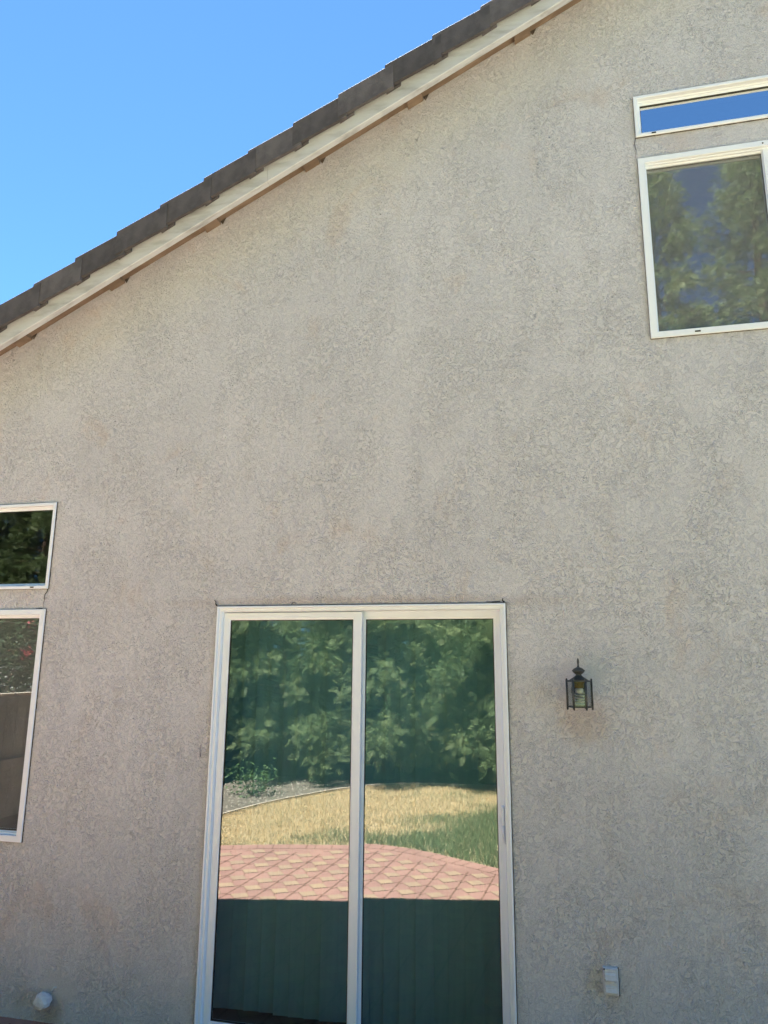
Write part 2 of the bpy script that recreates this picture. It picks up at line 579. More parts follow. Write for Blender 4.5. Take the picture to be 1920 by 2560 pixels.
def inside(x, y, marg):
    return -5.1 < x < 6.4 and y < -0.03 and y > edge_y(x) + marg


def strip(mb, p, q, w, z):
    d = Vector((q[0] - p[0], q[1] - p[1], 0))
    if d.length < 1e-6:
        return
    n = Vector((-d.y, d.x, 0)).normalized() * w * 0.5
    a, b = Vector((p[0], p[1], z)), Vector((q[0], q[1], z))
    mb.quad(a - n, b - n, b + n, a + n)


# stamped pattern: lanes running away from the house, a tan diamond in the middle of every cell
DV = Vector((0.068, -1.0)).normalized()
NV = Vector((-DV.y, DV.x))
LW, CL = 0.241, 0.211
O0 = Vector((-0.597, -2.139))
pm_t, pm_j = [], []
for i in range(-22, 28):
    for j in range(-20, 16):
        c = O0 + NV * (LW * (i + 0.5)) + DV * (CL * (j + 0.55))
        L = O0 + NV * (LW * i) + DV * (CL * j)
        if inside(L.x, L.y, 0.19) and inside(*(L + DV * CL), 0.19):
            pm_j.append((L, L + DV * CL, 0.012))
        if not inside(c.x, c.y, 0.27):
            continue
        jx = lambda: random.uniform(-0.004, 0.004)
        A = c - NV * 0.083 + DV * 0.012 + Vector((jx(), jx()))
        B = c + DV * 0.074 + NV * 0.016 + Vector((jx(), jx()))
        Cc = c + NV * 0.083 - DV * 0.010 + Vector((jx(), jx()))
        D = c - DV * 0.074 - NV * 0.012 + Vector((jx(), jx()))
        pm_t.append((A, B, Cc, D))
        for p, q in ((A, B), (B, Cc), (Cc, D), (D, A)):
            pm_j.append((p, q, 0.008))
        pm_j.append((A, c - NV * 0.1205 - DV * 0.03, 0.008))
        pm_j.append((Cc, c + NV * 0.1205 + DV * 0.03, 0.008))
        pm_j.append((B, c + DV * (CL - 0.074) - NV * 0.012, 0.007))
pm.mi = 2
for p, q, w in pm_j:
    strip(pm, p, q, w, 0.0015)
acc = 0.0
for a, b in zip(PEC[:-1], PEC[1:]):                    # soldier course along the edge
    t = Vector((b[0] - a[0], b[1] - a[1]))
    n = Vector((-t.y, t.x)).normalized()
    strip(pm, Vector(a) + n * 0.165, Vector(b) + n * 0.165, 0.008, 0.0015)
    acc += t.length
    if acc > 0.15:
        acc -= 0.15
        strip(pm, Vector(a) + n * 0.01, Vector(a) + n * 0.16, 0.008, 0.0015)
pm.mi = 1
for q in pm_t:
    pm.add([(p.x, p.y, 0.003) for p in q], [(0, 1, 2, 3)])
pat = pm.build('patio', [MAT['concrete'], MAT['tan'], MAT['joint']], normals=False)
props(pat, kind='structure')

# lawn (turf sheet) and the mulch bed at its far left, divided by the edging curve
ED = [(-2.75, -3.2), (-2.35, -4.1), (-2.18, -4.70), (-1.92, -5.62), (-1.42, -6.66), (-1.08, -7.08), (-0.42, -7.50), (0.82, -7.58), (2.4, -7.55), (4.5, -7.5), (7.5, -7.5)]
EDC = catmull(ED, 6)
EX = np.array([p[0] for p in EDC])
EY = np.array([p[1] for p in EDC])


def lawn_back(x):
    return np.interp(x, EX, EY)


m = MB()
xs = np.linspace(-2.75, 7.5, 90)
for a, b in zip(xs[:-1], xs[1:]):
    m.quad((a, float(lawn_back(a)), -0.012), (b, float(lawn_back(b)), -0.012), (b, edge_y(b) - 0.001 if b < 6.5 else -1.95, -0.012), (a, edge_y(a) - 0.001 if a < 6.5 else -1.95, -0.012))
props(m.build('lawn', MAT['lawnbase']), kind='structure')
m = MB()
m.quad((-14, -9.6, -0.02), (11, -9.6, -0.02), (11, -2.0, -0.02), (-14, -2.0, -0.02))
props(m.build('mulch_bed', MAT['mulch']), kind='structure')
m = MB()
for a, b in zip(EDC[:-1], EDC[1:]):
    t = Vector((b[0] - a[0], b[1] - a[1], 0))
    n = Vector((-t.y, t.x, 0)).normalized() * 0.012
    A, B = Vector((*a, 0)), Vector((*b, 0))
    m.quad(A - n + Vector((0, 0, -0.05)), B - n + Vector((0, 0, -0.05)), B - n + Vector((0, 0, 0.035)), A - n + Vector((0, 0, 0.035)))
    m.quad(A + n + Vector((0, 0, -0.05)), B + n + Vector((0, 0, -0.05)), B + n + Vector((0, 0, 0.035)), A + n + Vector((0, 0, 0.035)))
    m.quad(A - n + Vector((0, 0, 0.035)), B - n + Vector((0, 0, 0.035)), B + n + Vector((0, 0, 0.035)), A + n + Vector((0, 0, 0.035)))
props(m.build('lawn_edging', MAT['edging'], normals=False), label='thin pale curved edging board between dry lawn and mulch bed', cat='lawn edging')


def smooth_noise(x, y, sc, seed):
    """cheap value noise"""
    r = np.random.default_rng(seed)
    g = r.random((128, 128))
    u, v = x * sc + 50, y * sc + 50
    i, j = np.floor(u).astype(int), np.floor(v).astype(int)
    fu, fv = u - i, v - j
    fu, fv = fu * fu * (3 - 2 * fu), fv * fv * (3 - 2 * fv)
    i, j, i1, j1 = i % 128, j % 128, (i + 1) % 128, (j + 1) % 128
    return (g[i, j] * (1 - fu) * (1 - fv) + g[i1, j] * fu * (1 - fv) + g[i, j1] * (1 - fu) * fv + g[i1, j1] * fu * fv)


# grass blades
def grass():
    n = 280000
    x = rng.uniform(-2.6, 5.2, n)
    eb = lawn_back(x)
    ey = np.interp(x, PX, PY)
    y = eb + (ey - 0.005 - eb) * rng.random(n)
    keep = rng.random(n) < np.clip((ey - eb) / 4.6, 0.1, 1)
    x, y, ey = x[keep], y[keep], ey[keep]
    n = len(x)
    g = smooth_noise(x, y, 1.1, 3) * 0.6 + smooth_noise(x, y, 3.3, 4) * 0.4
    # greener sweep on the right, dry on the left and far side
    side = (y - (-4.30 - 1.37 * (x + 0.34))) / 1.2
    grn = np.clip(0.22 + side * 0.75 + (g - 0.5) * 1.5, 0, 1)
    edge = np.clip(1 - (ey - y) / 0.07, 0, 1)
    grn = np.maximum(grn, edge * (0.5 + 0.5 * g))
    far = np.clip((-6.2 - y) / 0.8, 0, 1) * np.clip((x + 0.8) / 0.6, 0, 1) * np.clip((g - 0.35) * 3, 0, 1) * 0.55
    grn = np.maximum(grn, far)
    is_g = rng.random(n) < grn * 0.84 + 0.02
    tone = np.where(is_g, rng.uniform(0.0, 0.42, n), np.clip(rng.normal(0.92, 0.10, n), 0.6, 1))
    h = np.where(is_g, rng.uniform(0.035, 0.070, n), rng.uniform(0.02, 0.05, n)) * (0.7 + 0.6 * g)
    w = rng.uniform(0.0014, 0.0030, n)
    a = rng.uniform(0, 2 * np.pi, n)
    lean = rng.uniform(0.1, 0.75, n) * h
    la = rng.uniform(0, 2 * np.pi, n)
    b = np.stack([x, y, np.full(n, -0.012)], 1)
    wv = np.stack([np.cos(a) * w, np.sin(a) * w, np.zeros(n)], 1)
    lv = np.stack([np.cos(la) * lean, np.sin(la) * lean, np.zeros(n)], 1)
    mid = b + lv * 0.35 + np.array([0, 0, 1]) * h[:, None] * 0.6
    top = b + lv + np.array([0, 0, 1]) * h[:, None]
    V = np.stack([b - wv, b + wv, mid + wv * 0.7, mid - wv * 0.7, top + wv * 0.12, top - wv * 0.12], 1).reshape(-1, 3)
    k = np.arange(n)[:, None] * 6
    F = np.concatenate([k + [0, 1, 2, 3], k + [3, 2, 4, 5]], 1).reshape(-1, 4)
    return np_mesh('grass', V, F, MAT['grass'], np.repeat(tone, 6))


props(link('grass', grass()), kind='stuff', label='short lawn grass, straw dry with a green sweep', cat='grass')

# stone chips on the bed
m = MB()
for k in range(1500):
    x = random.uniform(-3.6, -0.9)
    y = random.uniform(-8.0, -3.6)
    if y > lawn_back(x) - 0.03 and x > -2.74:
        continue
    s = random.uniform(0.008, 0.028)
    a = random.random() * 6
    pts = [(x + s * math.cos(a + t) * random.uniform(.6, 1), y + s * math.sin(a + t) * random.uniform(.6, 1), -0.02) for t in (0, 1.6, 3.1, 4.7)]
    m.add(pts + [(x, y, -0.02 + s * 0.7)], [(0, 1, 4), (1, 2, 4), (2, 3, 4), (3, 0, 4)])
props(m.build('gravel', MAT['stone']), kind='stuff', label='pale stone chips scattered over the mulch bed', cat='gravel')

# ================================================================ HOUSE
HX0, HX1, APX = -4.5, 10.3, 2.9            # eaves and apex of the gable
SLOPE = 0.5
ZB = 4.318                                  # underside of barge board at x = 0
OV = 0.22                                   # overhang of the verge
WT = 4.474                                  # top of the wall at x = 0


def zl(x, z0):                              # a line parallel to the rake
    return z0 + SLOPE * (x if x <= APX else 2 * APX - x)


house = empty('house', (0, 0, 0), label='beige stucco gable house wall with white framed windows and dark tiled roof edge', cat='house')

HOLES = [(0.004, 1.520, -0.02, 2.066), (2.290, 3.494, 4.548, 4.781), (2.290, 3.494, 3.389, 4.399),
         (-2.272, -1.071, 2.192, 2.681), (-2.272, -1.071, 0.838, 2.058)]


def wall_mesh():
    step = 0.0045
    def axis(lo, hi, brk):
        brk = sorted(set([lo, hi] + [b for b in brk if lo < b < hi]))
        out = [lo]
        for a, b in zip(brk[:-1], brk[1:]):
            k = max(1, int(round((b - a) / step)))
            out += list(a + (b - a) * np.arange(1, k + 1) / k)
        return np.array(out)
    xs = axis(-2.45, 3.6, [h[0] for h in HOLES] + [h[1] for h in HOLES])
    zs = axis(-0.06, 5.95, [h[2] for h in HOLES] + [h[3] for h in HOLES])
    X, Z = np.meshgrid(xs, zs)
    nx, nz = len(xs), len(zs)
    idx = np.arange(nx * nz).reshape(nz, nx)
    xc, zc = (xs[1:] + xs[:-1]) / 2, (zs[1:] + zs[:-1]) / 2
    XC, ZC = np.meshgrid(xc, zc)
    keep = ZC < WT + SLOPE * np.where(XC <= APX, XC, 2 * APX - XC)
    for a, b, c, d in HOLES:
        keep &= ~((XC > a) & (XC < b) & (ZC > c) & (ZC < d))
    F = np.stack([idx[:-1, :-1], idx[:-1, 1:], idx[1:, 1:], idx[1:, :-1]], -1)[keep]
    V = np.stack([X.ravel(), np.zeros(nx * nz), Z.ravel()], 1)
    # rest of the gable beyond the close part, in coarse pieces
    ev, ef = [], []
    def q(*p):
        b = len(V) + len(ev)
        ev.extend(p)
        ef.append([b, b + 1, b + 2, b + 3])
    zt = lambda x: zl(x, WT)
    q((HX0, 0, -.06), (-2.45, 0, -.06), (-2.45, 0, zt(-2.45)), (HX0, 0, zt(HX0)))
    q((3.6, 0, -.06), (HX1, 0, -.06), (HX1, 0, zt(HX1)), (3.6, 0, zt(3.6)))
    # side and back walls
    q((HX0, 0, -.06), (HX0, 10, -.06), (HX0, 10, zt(HX0)), (HX0, 0, zt(HX0)))
    q((HX1, 10, -.06), (HX1, 0, -.06), (HX1, 0, zt(HX1)), (HX1, 10, zt(HX1)))
    q((HX0, 10, -.06), (APX, 10, -.06), (APX, 10, zt(APX)), (HX0, 10, zt(HX0)))
    q((APX, 10, -.06), (HX1, 10, -.06), (HX1, 10, zt(HX1)), (APX, 10, zt(APX)))
    V = np.concatenate([V, np.array(ev)])
    F = np.concatenate([F, np.array(ef)])
    used = np.unique(F)
    remap = np.full(len(V), -1)
    remap[used] = np.arange(len(used))
    me = np_mesh('wall', V[used], remap[F], MAT['stucco'])
    me.polygons.foreach_set('use_smooth', np.ones(len(me.polygons), dtype=bool))
    return me


link('wall', wall_mesh(), house)

# floor inside and the inner face of the front wall round the openings
m = MB()
m.quad((HX0, 0.12, 0.02), (HX1, 0.12, 0.02), (HX1, 10, 0.02), (HX0, 10, 0.02))
bx = [HX0, -2.272, -1.071, 0.004, 1.520, 2.290, 3.494, HX1]
bz = [-0.02, 0.838, 2.058, 2.066, 2.192, 2.681, 3.389, 4.399, 4.548, 4.781]
for a, b in zip(bx[:-1], bx[1:]):
    for c, d in zip(bz[:-1], bz[1:]):
        xc, zc = (a + b) / 2, (c + d) / 2
        if any(h[0] < xc < h[1] and h[2] < zc < h[3] for h in HOLES) or zc > zl(xc, ZB):
            continue
        m.quad((a, 0.13, c), (b, 0.13, c), (b, 0.13, d), (a, 0.13, d))
for a, b, c, d in HOLES:
    m.quad((a, .03, c), (a, .13, c), (a, .13, d), (a, .03, d))
    m.quad((b, .03, c), (b, .13, c), (b, .13, d), (b, .03, d))
    m.quad((a, .03, d), (a, .13, d), (b, .13, d), (b, .03, d))
    m.quad((a, .03, c), (a, .13, c), (b, .13, c), (b, .03, c))
# a partition and a ceiling so the rooms behind stay rooms
m.quad((HX0, 4.5, 0.02), (HX1, 4.5, 0.02), (HX1, 4.5, 5.0), (HX0, 4.5, 5.0))
m.quad((-0.4, 0.13, 0.02), (-0.4, 4.5, 0.02), (-0.4, 4.5, 4.1), (-0.4, 0.13, 4.1))
m.build('interior_lining', MAT['room'], house, normals=False)

# roof slab, barge boards, soffit filler, lookouts, rake tiles
m = MB()
for (xa, xb) in ((HX0 - 0.5, APX), (APX, HX1 + 0.5)):
    pts = []
    for y in (-OV + 0.002, 10.3):
        for x in (xa, xb):
            pts.append((x, y))
    (a0, b0, a1, b1) = pts
    f = lambda p, o: (p[0], p[1], zl(p[0], o))
    m.hexa([f(a0, 4.482), f(b0, 4.482), f(b1, 4.482), f(a1, 4.482), f(a0, 4.532), f(b0, 4.532), f(b1, 4.532), f(a1, 4.532)])
m.build('roof', MAT['tile'], house)

for xa, xb in ((HX0 - 0.5, APX), (APX, HX1 + 0.5)):
    m = MB()
    n = 3
    c = 0.004
    for k in range(n):                      # lengths of board butted end to end
        x0, x1 = xa + (xb - xa) * k / n + 0.0008, xa + (xb - xa) * (k + 1) / n - 0.0008
        prof = [(-OV + 0.038, ZB), (-OV + c, ZB), (-OV, ZB + c), (-OV, ZB + 0.162), (-OV + 0.038, ZB + 0.162)]
        vs = [(x, y, zl(x, z)) for x in (x0, x1) for y, z in prof]
        p = len(prof)
        m.add(vs, [(i, (i + 1) % p, p + (i + 1) % p, p + i) for i in range(p)] + [tuple(range(p))[::-1], tuple(range(p, 2 * p))])
    m.build('barge_board', MAT['board'], house)

LK = [-1.36 + 0.625 * k for k in range(-5, 7)]
for xa, xb in ((HX0 - 0.5, APX), (APX, HX1 + 0.5)):     # unseen underside of the verge, coloured dark to deepen shade
    m = MB()
    y0, y1 = -OV + 0.0385, -0.002
    m.hexa([(xa, y0, zl(xa, 4.462)), (xb, y0, zl(xb, 4.462)), (xb, y1, zl(xb, 4.462)), (xa, y1, zl(xa, 4.462)),
            (xa, y0, zl(xa, 4.480)), (xb, y0, zl(xb, 4.480)), (xb, y1, zl(xb, 4.480)), (xa, y1, zl(xa, 4.480))])
    m.build('soffit', MAT['shade_brown'], house)
for x in LK:
    a, b = x - 0.100, x - 0.012
    y0, y1 = -OV + 0.039, 0.0
    lo = ZB + 0.122
    m = MB()
    m.hexa([(a, y0, zl(a, lo)), (b, y0, zl(b, lo)), (b, y1, zl(b, lo)), (a, y1, zl(a, lo)),
            (a, y0, zl(a, 4.461)), (b, y0, zl(b, 4.461)), (b, y1, zl(b, 4.461)), (a, y1, zl(a, 4.461))])
    m.build('lookout', MAT['shade_brown'], house)
    m = MB()                                 # ragged gap in the stucco beside the lookout
    t = lambda u, d: zl(u, 4.470) - d
    m.add([(x - 0.012, -0.005, t(x - 0.012, 0.0)), (x + 0.030, -0.005, t(x + 0.030, 0.0)), (x + 0.016, -0.005, t(x + 0.017, 0.024)), (x + 0.004, -0.005, t(x + 0.006, 0.044)),
           (x - 0.008, -0.005, t(x - 0.008, 0.022))], [(0, 1, 2, 3, 4)])
    m.build('stucco_gap', MAT['joint_dark'], house)

# rake tiles: an angle-shaped concrete tile, each riding over the one below
def rake_tile():
    m = MB()
    Ln, ov = 0.2675, 0.05
    L = Ln + ov
    s2 = 0.428
    hgt, th = 0.150, 0.020
    y0, y1 = -0.040, 0.20
    f = lambda x, y, z: (x, y, z + s2 * x)
    b = 0.006
    # outline in (y,z): outer face, rounded shoulder, top leg
    o = [(y0, -hgt), (y0, -b * 0.8), (y0, -b * 0.4), (y0 + b * 0.3, 0.0), (y1, -0.004), (y1, -th), (y0 + th, -th), (y0 + th, -hgt)]
    n = len(o)
    xs = [0, 0.003, L]
    vs = []
    for i, x in enumerate(xs):
        for (y, z) in o:
            zz = z
            if i == 0:
                zz = z - 0.002 if z > -0.05 else z + 0.003
            vs.append(f(x, y, zz))
    fs = [tuple(range(n))[::-1], tuple(range(2 * n, 3 * n))]
    for i in range(2):
        for k in range(n):
            k2 = (k + 1) % n
            fs.append((i * n + k, i * n + k2, (i + 1) * n + k2, (i + 1) * n + k))
    m.add(vs, fs)
    # the thicker nib under the lower end
    m.hexa([f(0.004, y0 + 0.022, -hgt - 0.012), f(0.085, y0 + 0.022, -hgt - 0.004), f(0.085, y0 + 0.040, -hgt - 0.004), f(0.004, y0 + 0.040, -hgt - 0.012),
            f(0.004, y0 + 0.022, -hgt + 0.06), f(0.085, y0 + 0.022, -hgt + 0.06), f(0.085, y0 + 0.040, -hgt + 0.06), f(0.004, y0 + 0.040, -hgt + 0.06)])
    return m.build('rake_tile', MAT['tile'], house)


rt0 = rake_tile()
first = True
for i in range(-14, 17):
    x = -1.181 + 0.2674 * i
    if x > APX - 0.1:
        continue
    o = rt0 if first else rt0.copy()
    if not first:
        COL.objects.link(o)
        o.parent = house
    first = False
    o.location = (x, -OV + random.uniform(-0.003, 0.003), zl(x, 4.5615) + random.uniform(-0.004, 0.004))
    o.rotation_euler = (0, random.uniform(-0.012, 0.012), random.uniform(-0.008, 0.008))
for i in range(0, 28):                       # the far slope of the gable
    x = APX + 0.05 + 0.2674 * i
    o = rt0.copy()
    COL.objects.link(o)
    o.parent = house
    o.scale = (-1, 1, 1)
    o.location = (x + 0.2674, -OV, zl(x + 0.2674, 4.5615))


# ---- windows
def weep(x, z, par, w=0.022):
    m = MB()
    m.box(x - w / 2, x + w / 2, -0.0165, -0.010, z - 0.0035, z + 0.0035)
    m.build('weep_slot', MAT['gasket_or_shade'], par)


def pane(name, x0, x1, z0, z1, y, mat, par, yaw=0.0, pitch=0.0):
    m = MB()
    w, h = (x1 - x0) / 2, (z1 - z0) / 2
    m.quad((-w, 0, -h), (w, 0, -h), (w, 0, h), (-w, 0, h))
    o = m.build(name, mat, par, normals=False)
    o.location = ((x0 + x1) / 2, y, (z0 + z1) / 2)
    o.rotation_euler = (pitch, 0, yaw)
    return o


def screw(x, z, y, par):
    m = MB()
    m.lathe([(0.004, 0), (0.004, 0.0015), (0.002, 0.0025)], n=10)
    o = m.build('screw', MAT['gasket_or_shade'], par)
    o.rotation_euler = (R(90), 0, 0)
    o.location = (x, y, z)


def fixed_window(x0, x1, z0, z1, gm, weepx, fl=0.016):
    m = MB()
    m.ring(x0, x1, z0, z1, [(-0.001, 0.012), (-0.001, -0.010), (0.0015, -0.0135), (fl, -0.0135), (fl + 0.002, -0.011), (fl + 0.002, 0.012),
                            (fl + 0.007, 0.014), (fl + 0.007, 0.024), (0.0345, 0.026), (0.0345, 0.06)])
    w = m.build('window', MAT['vinyl'], house)
    g = MB()
    g.ring(x0, x1, z0, z1, [(0.034, 0.0275), (0.037, 0.0275), (0.037, 0.05)])
    g.build('gasket_or_shade', MAT['gasket_or_shade'], w)
    pane('pane', x0 + 0.035, x1 - 0.035, z0 + 0.035, z1 - 0.035, 0.034, gm, w)
    for x in weepx:
        weep(x, z0 + 0.008, w)
    return w


def slider_window(x0, x1, z0, z1, weepx):
    m = MB()
    fl = 0.030
    m.ring(x0, x1, z0, z1, [(-0.001, 0.012), (-0.001, -0.010), (0.0015, -0.0135), (fl, -0.0135), (fl + 0.002, -0.011), (fl + 0.002, 0.006), (fl + 0.007, 0.006),
                            (fl + 0.007, 0.02), (fl + 0.009, 0.022), (fl + 0.009, 0.07)])
    xm = (x0 + x1) / 2
    w = m.build('window', MAT['vinyl'], house)
    for (a, b, y) in ((x0 + 0.036, xm + 0.002, 0.022), (xm - 0.004, x1 - 0.036, 0.004)):
        s = MB()
        sw = 0.008 if a < xm - 0.1 else 0.040
        s.ring(a, b, z0 + 0.036, z1 - 0.036, [(0, y + 0.02), (0, y + 0.001), (0.001, y), (sw - 0.001, y), (sw, y + 0.002), (sw, y + 0.018)])
        so_ = s.build('sash', MAT['vinyl'], w)
        g = MB()
        g.ring(a, b, z0 + 0.036, z1 - 0.036, [(sw - 0.0005, y + 0.009), (sw + 0.003, y + 0.009), (sw + 0.003, y + 0.018)])
        g.build('gasket_or_shade', MAT['gasket_or_shade'], w)
        pane('pane', a + sw, b - sw, z0 + 0.036 + sw, z1 - 0.036 - sw, y + 0.013, MAT['glass_hi'], w)
        if a < xm - 0.1:
            pane('insect_screen', a + sw, b - sw, z0 + 0.036 + sw, z1 - 0.036 - sw, y + 0.006, MAT['screen'], w)
    for x in weepx:
        weep(x, z0 + 0.014, w, 0.026)
    screw(xm - 0.006, z1 - 0.016, -0.0135, w)
    return w


WXL, WXR = 2.282, 3.502
w = fixed_window(WXL, WXR, 4.540, 4.789, MAT['glass_top'], (2.372, 3.40))
w['label'] = 'narrow transom window reflecting blue sky'
w = slider_window(WXL, WXR, 3.381, 4.407, (2.50, 3.28))
w['label'] = 'sliding window with grey insect screen, high under the gable'
w = fixed_window(-2.280, -1.063, 2.184, 2.689, MAT['glass_clear'], (-1.165, -2.15))
w['label'] = 'dark transom window with clear glass'


# tall lower-left window: one fixed light
def picture_window(x0, x1, z0, z1):
    m = MB()
    fl = 0.030
    m.ring(x0, x1, z0, z1, [(-0.001, 0.012), (-0.001, -0.010), (0.0015, -0.0135), (fl, -0.0135), (fl + 0.002, -0.011), (fl + 0.002, 0.006), (fl + 0.012, 0.008),
                            (fl + 0.012, 0.02), (0.048, 0.022), (0.048, 0.07)])
    w = m.build('window', MAT['vinyl'], house)
    g = MB()
    g.ring(x0, x1, z0, z1, [(0.0475, 0.024), (0.0505, 0.024), (0.0505, 0.05)])
    g.build('gasket_or_shade', MAT['gasket_or_shade'], w)
    pane('pane', x0 + 0.048, x1 - 0.048, z0 + 0.048, z1 - 0.048, 0.032, MAT['glass_win'], w)
    pane('insect_screen', x0 + 0.050, x1 - 0.050, z0 + 0.050, z1 - 0.050, 0.027, MAT['screen_fine'], w)
    return w


w = picture_window(-2.280, -1.063, 0.830, 2.066)
w['label'] = 'tall window reflecting a board fence and pink flowers'

def joint(x0, x1, z0, z1, par, w=0.0035):
    m = MB()
    m.ring(x0 - w, x1 + w, z0 - w, z1 + w, [(0, 0.004), (0, -0.0065), (w + 0.001, -0.0065)])
    m.build('sealant_joint', MAT['joint_dark'], par)


def crack(pts, w):
    m = MB()
    for i in range(len(pts) - 1):
        (xa, za), (xb, zb) = pts[i], pts[i + 1]
        dx, dz = xb - xa, zb - za
        L = math.hypot(dx, dz)
        n = (-dz / L, dx / L)
        wa, wb = w * (1 - i / len(pts)), w * (1 - (i + 1) / len(pts)) + 0.0003
        m.quad((xa - n[0] * wa, -0.0062, za - n[1] * wa), (xb - n[0] * wb, -0.0062, zb - n[1] * wb), (xb + n[0] * wb, -0.0062, zb + n[1] * wb), (xa + n[0] * wa, -0.0062, za + n[1] * wa))
    m.build('crack', MAT['dark'], house, normals=False)


crack([(-0.004, 2.074), (-0.012, 2.084), (-0.011, 2.096), (-0.022, 2.104)], 0.0045)
crack([(1.520, 2.076), (1.509, 2.083), (1.512, 2.094)], 0.004)
crack([(1.500, 2.079), (1.46, 2.077), (1.43, 2.079)], 0.002)
crack([(-1.063, 2.182), (-1.068, 2.165), (-1.080, 2.150), (-1.079, 2.12), (-1.084, 2.095), (-1.080, 2.072)], 0.0032)
crack([(-1.085, 2.070), (-1.11, 2.072), (-1.13, 2.069)], 0.0022)
crack([(2.279, 4.536), (2.272, 4.50), (2.278, 4.46), (2.272, 4.42)], 0.0018)
crack([(0.42, 2.076), (0.425, 2.086), (0.445, 2.083)], 0.002)
crack([(-0.05, 1.30), (-0.054, 1.33), (-0.052, 1.36)], 0.0018)
for wn_, rc in zip([o for o in house.children if o.name.startswith('window')], ((WXL, WXR, 4.540, 4.789), (WXL, WXR, 3.381, 4.407), (-2.280, -1.063, 2.184, 2.689), (-2.280, -1.063, 0.830, 2.066))):
    joint(*rc, wn_, 0.0025)

# ---- sliding glass door
X0, X1, Z0, Z1 = 0.0, 1.524, 0.035, 2.070
m = MB()
m.ring(X0, X1, Z0, Z1, [(0, 0.02), (0, -0.012), (0.002, -0.015), (0.009, -0.015), (0.011, -0.013), (0.012, -0.004), (0.025, -0.004), (0.027, -0.002), (0.028, 0.004),
                        (0.030, 0.012), (0.030, 0.052), (0.034, 0.052), (0.034, 0.10)])
# threshold track
m.box(X0 + 0.012, X1 - 0.012, -0.03, 0.10, 0.0, 0.034)
door = m.build('sliding_door', MAT['vinyl'], house)
joint(X0, X1, 0.0, Z1, door, 0.004)
door['label'] = 'white framed two panel sliding glass door'


def panel(name, a, b, z0, z1, y, wl, wr, wt, wb, gm, yaw=0.0, pitch=0.0):
    m = MB()
    # stiles and rails around the glass, with a stepped bead
    gi = (a + wl, b - wr, z0 + wb, z1 - wt)
    lev = [((a, b, z0, z1), y + 0.028), ((a, b, z0, z1), y + 0.001), ((a + .001, b - .001, z0 + .001, z1 - .001), y),
           ((gi[0] - .011, gi[1] + .011, gi[2] - .011, gi[3] + .011), y), ((gi[0] - .010, gi[1] + .010, gi[2] - .010, gi[3] + .010), y + 0.002),
           ((gi[0] - .002, gi[1] + .002, gi[2] - .002, gi[3] + .002), y + 0.004), ((gi[0], gi[1], gi[2], gi[3]), y + 0.008), ((gi[0], gi[1], gi[2], gi[3]), y + 0.028)]
    base = len(m.v)
    for (p, q, r, s), yy in lev:
        m.v += [(p, yy, r), (q, yy, r), (q, yy, s), (p, yy, s)]
    for i in range(len(lev) - 1):
        for k in range(4):
            k2 = (k + 1) % 4
            m.f.append([base + i * 4 + k, base + i * 4 + k2, base + i * 4 + 4 + k2, base + i * 4 + 4 + k])
            m.m.append(0)
            m.sm.append(False)
    o = m.build(name, MAT['vinyl'], door)
    g = MB()
    g.ring(gi[0], gi[1], gi[2], gi[3], [(-0.0005, y + 0.0075), (0.003, y + 0.0075), (0.003, y + 0.02)])
    g.build('gasket_or_shade', MAT['gasket_or_shade'], door)
    pane('pane', gi[0], gi[1], gi[2], gi[3], y + 0.012, gm, door, yaw, pitch)
    return o


panel('fixed_panel', 0.031, 0.795, 0.052, 2.036, 0.016, 0.037, 0.048, 0.038, 0.042, MAT['glass_door'], yaw=R(0.03))
panel('sliding_panel', 0.750, 1.492, 0.052, 2.036, 0.056, 0.055, 0.035, 0.036, 0.045, MAT['glass_door'], yaw=R(-0.03))
# recessed pull handle on the right stile
m = MB()
m.bevbox(1.474, 1.490, 0.046, 0.058, 0.965, 1.130, 0.003)
m.bevbox(1.476, 1.488, 0.036, 0.047, 1.050, 1.126, 0.003)
m.tube([(1.482, 0.046, 0.975), (1.482, 0.040, 1.0), (1.482, 0.039, 1.04)], [0.003, 0.005, 0.006], 8)
m.build('handle', MAT['vinyl'], door)
m = MB()
m.bevbox(1.4905, 1.4935, 0.050, 0.0575, 0.962, 1.128, 0.0005)  # black strip put beside the handle as its shade
m.build('handle_shade', MAT['gasket_or_shade'], door)

# ================================================================ blinds behind the door
bl = empty('vertical_blind', (0.76, 0.21, 2.05), label='closed vertical blind of grey vanes hanging behind the sliding door', cat='blind')
m = MB()
m.bevbox(-0.80, 0.80, -0.02, 0.02, -0.01, 0.03, 0.003)
m.build('headrail', MAT['vane'], bl)
m = MB()
K = 6
for i in range(K):
    pass
vs, fs = [], []
for zz in (-1.98, -0.02):
    for i in range(K + 1):
        t = i / K - 0.5
        vs.append((t * 0.089, 0.003 * (1 - 4 * t * t), zz))
for i in range(K):
    fs.append((i, i + 1, K + 2 + i, K + 1 + i))
m.add(vs, fs, True)
v0 = m.build('vane', MAT['vane'], bl, normals=False)
for i in range(21):
    o = v0 if i == 0 else v0.copy()
    if i:
        COL.objects.link(o)
        o.parent = bl
    o.location = (-0.80 + i * 0.080, 0.002 * (i % 2), 0)
    o.rotation_euler = (random.uniform(-0.004, 0.004), 0, R(random.uniform(2, 9)))

# ================================================================ wall lantern
lamp = empty('wall_lantern', (1.850, -0.105, 1.650), label='small black six sided lantern with clear glass on the stucco right of the door', cat='wall lamp')
RX = 0.0545
HEX = [(RX * math.cos(R(60 * k)), RX * math.sin(R(60 * k))) for k in range(6)]


